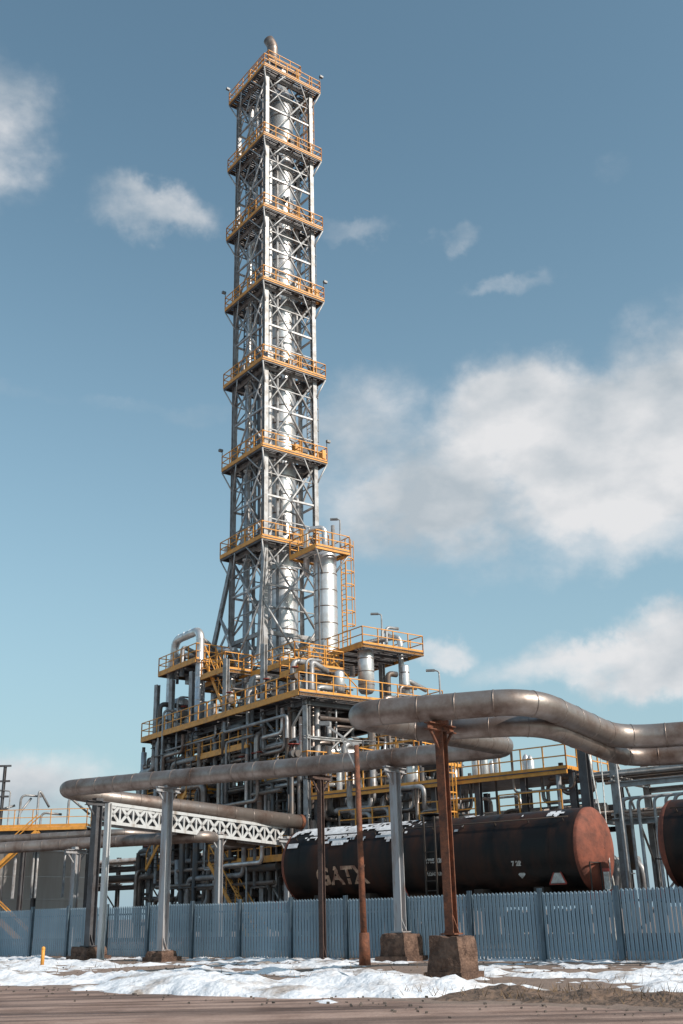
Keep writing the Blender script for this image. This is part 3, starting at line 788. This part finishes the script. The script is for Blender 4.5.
G=Grp('marker_post',(-12.0,44.2,0)); G('post','orange').tube(V((-12.0,44.2,0)),V((-12.0,44.2,.6)),.07,10); G('cap','orange').sphere(V((-12.0,44.2,.6)),.08,10); G.done()
mb=MB()
for i in range(1200):
    s=U(-60,8); n=U(16,33) if i%3 else random.gauss(17.6,.7); c=S(s,n,.02); r=U(.008,.028)
    mb.box(c,V((r,r*U(-.4,.4),0)),V((r*U(-.4,.4),r*.8,r*.2)),V((0,r*.2,r*.6)))
single('loose_stones',mb,M['ballast'])

# ================================================================ world
el=math.radians(35); sx,sy=.84,-.54
az=math.atan2(sx,sy)
BG=.13
w=bpy.data.worlds.new('World'); scene.world=w; w.use_nodes=True; nt=w.node_tree; nt.nodes.clear()
out=nt.nodes.new('ShaderNodeOutputWorld'); bg=nt.nodes.new('ShaderNodeBackground'); bg.inputs[1].default_value=BG
sky=nt.nodes.new('ShaderNodeTexSky'); sky.sky_type='NISHITA'; sky.sun_disc=False; sky.sun_elevation=el; sky.sun_rotation=az
sky.air_density=1.0; sky.dust_density=1.0; sky.ozone_density=1.0
tint=nt.nodes.new('ShaderNodeMix'); tint.data_type='RGBA'; tint.blend_type='MULTIPLY'; tint.inputs[0].default_value=1; tint.inputs[7].default_value=(1.22,1.38,1.16,1)
nt.links.new(sky.outputs[0],tint.inputs[6])
tc=nt.nodes.new('ShaderNodeTexCoord')
def math_(op,a,b=None,c=None,clamp=False):
    m=nt.nodes.new('ShaderNodeMath'); m.operation=op; m.use_clamp=clamp
    for i,x in enumerate((a,b,c)):
        if x is None: continue
        if isinstance(x,(int,float)): m.inputs[i].default_value=x
        else: nt.links.new(x,m.inputs[i])
    return m.outputs[0]
sep=nt.nodes.new('ShaderNodeSeparateXYZ'); nt.links.new(tc.outputs['Generated'],sep.inputs[0])
hz=nt.nodes.new('ShaderNodeMapRange'); hz.inputs[1].default_value=0; hz.inputs[2].default_value=.70; hz.inputs[3].default_value=1; hz.inputs[4].default_value=0; nt.links.new(sep.outputs['Z'],hz.inputs[0])
hzp=math_('MULTIPLY',math_('POWER',hz.outputs[0],1.9),.95)
hmix=nt.nodes.new('ShaderNodeMix'); hmix.data_type='RGBA'; hmix.inputs[7].default_value=(.36/BG,.50/BG,.60/BG,1); nt.links.new(hzp,hmix.inputs[0]); nt.links.new(tint.outputs[2],hmix.inputs[6])
wn=nt.nodes.new('ShaderNodeTexNoise'); wn.inputs['Scale'].default_value=8; wn.inputs['Detail'].default_value=6; wn.inputs['Roughness'].default_value=.6; nt.links.new(tc.outputs['Generated'],wn.inputs['Vector'])
wv=nt.nodes.new('ShaderNodeVectorMath'); wv.operation='MULTIPLY_ADD'; nt.links.new(wn.outputs['Color'],wv.inputs[0]); wv.inputs[1].default_value=(.15,.15,.11); 
sub=nt.nodes.new('ShaderNodeVectorMath'); sub.operation='SUBTRACT'; nt.links.new(tc.outputs['Generated'],sub.inputs[0]); sub.inputs[1].default_value=(.075,.075,.055)
nt.links.new(sub.outputs[0],wv.inputs[2])
clouds=[((.145,.917,.372),(.17,.3,.070),1.15),((.25,.895,.375),(.16,.3,.075),1.25),((.205,.872,.430),(.13,.3,.05),1.1),((.33,.861,.42),(.11,.3,.08),1.1),
 ((.03,.891,.42),(.08,.3,.06),.62),((.28,.92,.310),(.24,.3,.035),.60),((.25,.9485,.210),(.13,.3,.026),1.0),((.33,.93,.22),(.09,.3,.03),1.0),((.083,.968,.228),(.045,.3,.016),.75),
 ((-.275,.7253,.630),(.05,.3,.05),.75),((-.1527,.7877,.592),(.060,.3,.022),.72),((.118,.808,.58),(.026,.3,.014),.55),((.16,.83,.54),(.05,.3,.010),.42),((.02,.80,.585),(.05,.3,.012),.34),((.25,.8,.60),(.03,.3,.02),.28),
 ((-.30,.95,.10),(.12,.3,.035),.75),((-.2,.88,.44),(.18,.3,.012),.26),
 ((.8,.5,.35),(.3,.4,.12),.9),((-.75,.4,.35),(.25,.4,.09),.8),((-.2,-.8,.45),(.6,.4,.12),.9)]
acc=None
for c,r,a in clouds:
    v1=nt.nodes.new('ShaderNodeVectorMath'); v1.operation='SUBTRACT'; nt.links.new(wv.outputs[0],v1.inputs[0]); v1.inputs[1].default_value=c
    v2=nt.nodes.new('ShaderNodeVectorMath'); v2.operation='MULTIPLY'; nt.links.new(v1.outputs[0],v2.inputs[0]); v2.inputs[1].default_value=tuple(1/x for x in r)
    v3=nt.nodes.new('ShaderNodeVectorMath'); v3.operation='LENGTH'; nt.links.new(v2.outputs[0],v3.inputs[0])
    mr=nt.nodes.new('ShaderNodeMapRange'); mr.interpolation_type='SMOOTHSTEP'; mr.inputs[1].default_value=1.55; mr.inputs[2].default_value=.2; mr.inputs[3].default_value=0; mr.inputs[4].default_value=a
    nt.links.new(v3.outputs['Value'],mr.inputs[0])
    acc=mr.outputs[0] if acc is None else math_('MAXIMUM',acc,mr.outputs[0])
cn=nt.nodes.new('ShaderNodeTexNoise'); cn.inputs['Scale'].default_value=10; cn.inputs['Detail'].default_value=8; cn.inputs['Roughness'].default_value=.58
mp=nt.nodes.new('ShaderNodeMapping'); mp.inputs['Scale'].default_value=(1,1,1.6); nt.links.new(tc.outputs['Generated'],mp.inputs[0]); nt.links.new(mp.outputs[0],cn.inputs['Vector'])
d=math_('MULTIPLY_ADD',cn.outputs['Fac'],2.6,-1.3)
d=math_('ADD',acc,math_('MULTIPLY',d,math_('MULTIPLY_ADD',acc,.75,.10)))
dens=nt.nodes.new('ShaderNodeMapRange'); dens.interpolation_type='SMOOTHSTEP'; dens.inputs[1].default_value=.12; dens.inputs[2].default_value=1.0; dens.inputs[4].default_value=.97
nt.links.new(d,dens.inputs[0])
cn2=nt.nodes.new('ShaderNodeTexNoise'); cn2.inputs['Scale'].default_value=8; cn2.inputs['Detail'].default_value=7; nt.links.new(mp.outputs[0],cn2.inputs['Vector'])
cr=nt.nodes.new('ShaderNodeValToRGB'); cr.color_ramp.elements[0].position=.36; cr.color_ramp.elements[0].color=(.46,.52,.57,1); cr.color_ramp.elements[1].position=.58; cr.color_ramp.elements[1].color=(.80,.80,.81,1)
nt.links.new(cn2.outputs['Fac'],cr.inputs[0])
cs=nt.nodes.new('ShaderNodeVectorMath'); cs.operation='SCALE'; cs.inputs['Scale'].default_value=1/BG; nt.links.new(cr.outputs[0],cs.inputs[0])
mix=nt.nodes.new('ShaderNodeMix'); mix.data_type='RGBA'; nt.links.new(dens.outputs[0],mix.inputs[0]); nt.links.new(hmix.outputs[2],mix.inputs[6]); nt.links.new(cs.outputs[0],mix.inputs[7])
nt.links.new(mix.outputs[2],bg.inputs[0]); nt.links.new(bg.outputs[0],out.inputs[0])

L=bpy.data.lights.new('sun','SUN'); L.energy=4.5; L.angle=math.radians(.5); L.color=(1,.91,.81)
so=bpy.data.objects.new('sun',L); col.objects.link(so)
sd=V((sx,sy,0)).normalized()*math.cos(el)+V((0,0,math.sin(el)))
so.rotation_euler=sd.to_track_quat('Z','Y').to_euler(); so.location=(30,-20,60)

cam=bpy.data.cameras.new('camera'); co=bpy.data.objects.new('camera',cam); col.objects.link(co)
cam.sensor_width=36; cam.lens=37.0; cam.clip_end=8000; cam.clip_start=.1
mtx=Matrix.Rotation(math.radians(90+20.9),4,'X')@Matrix.Rotation(math.radians(-1.37),4,'Z')
co.matrix_world=Matrix.Translation((0,0,1.6))@mtx
scene.camera=co
scene.view_settings.view_transform='Standard'; scene.view_settings.look='None'; scene.view_settings.exposure=0
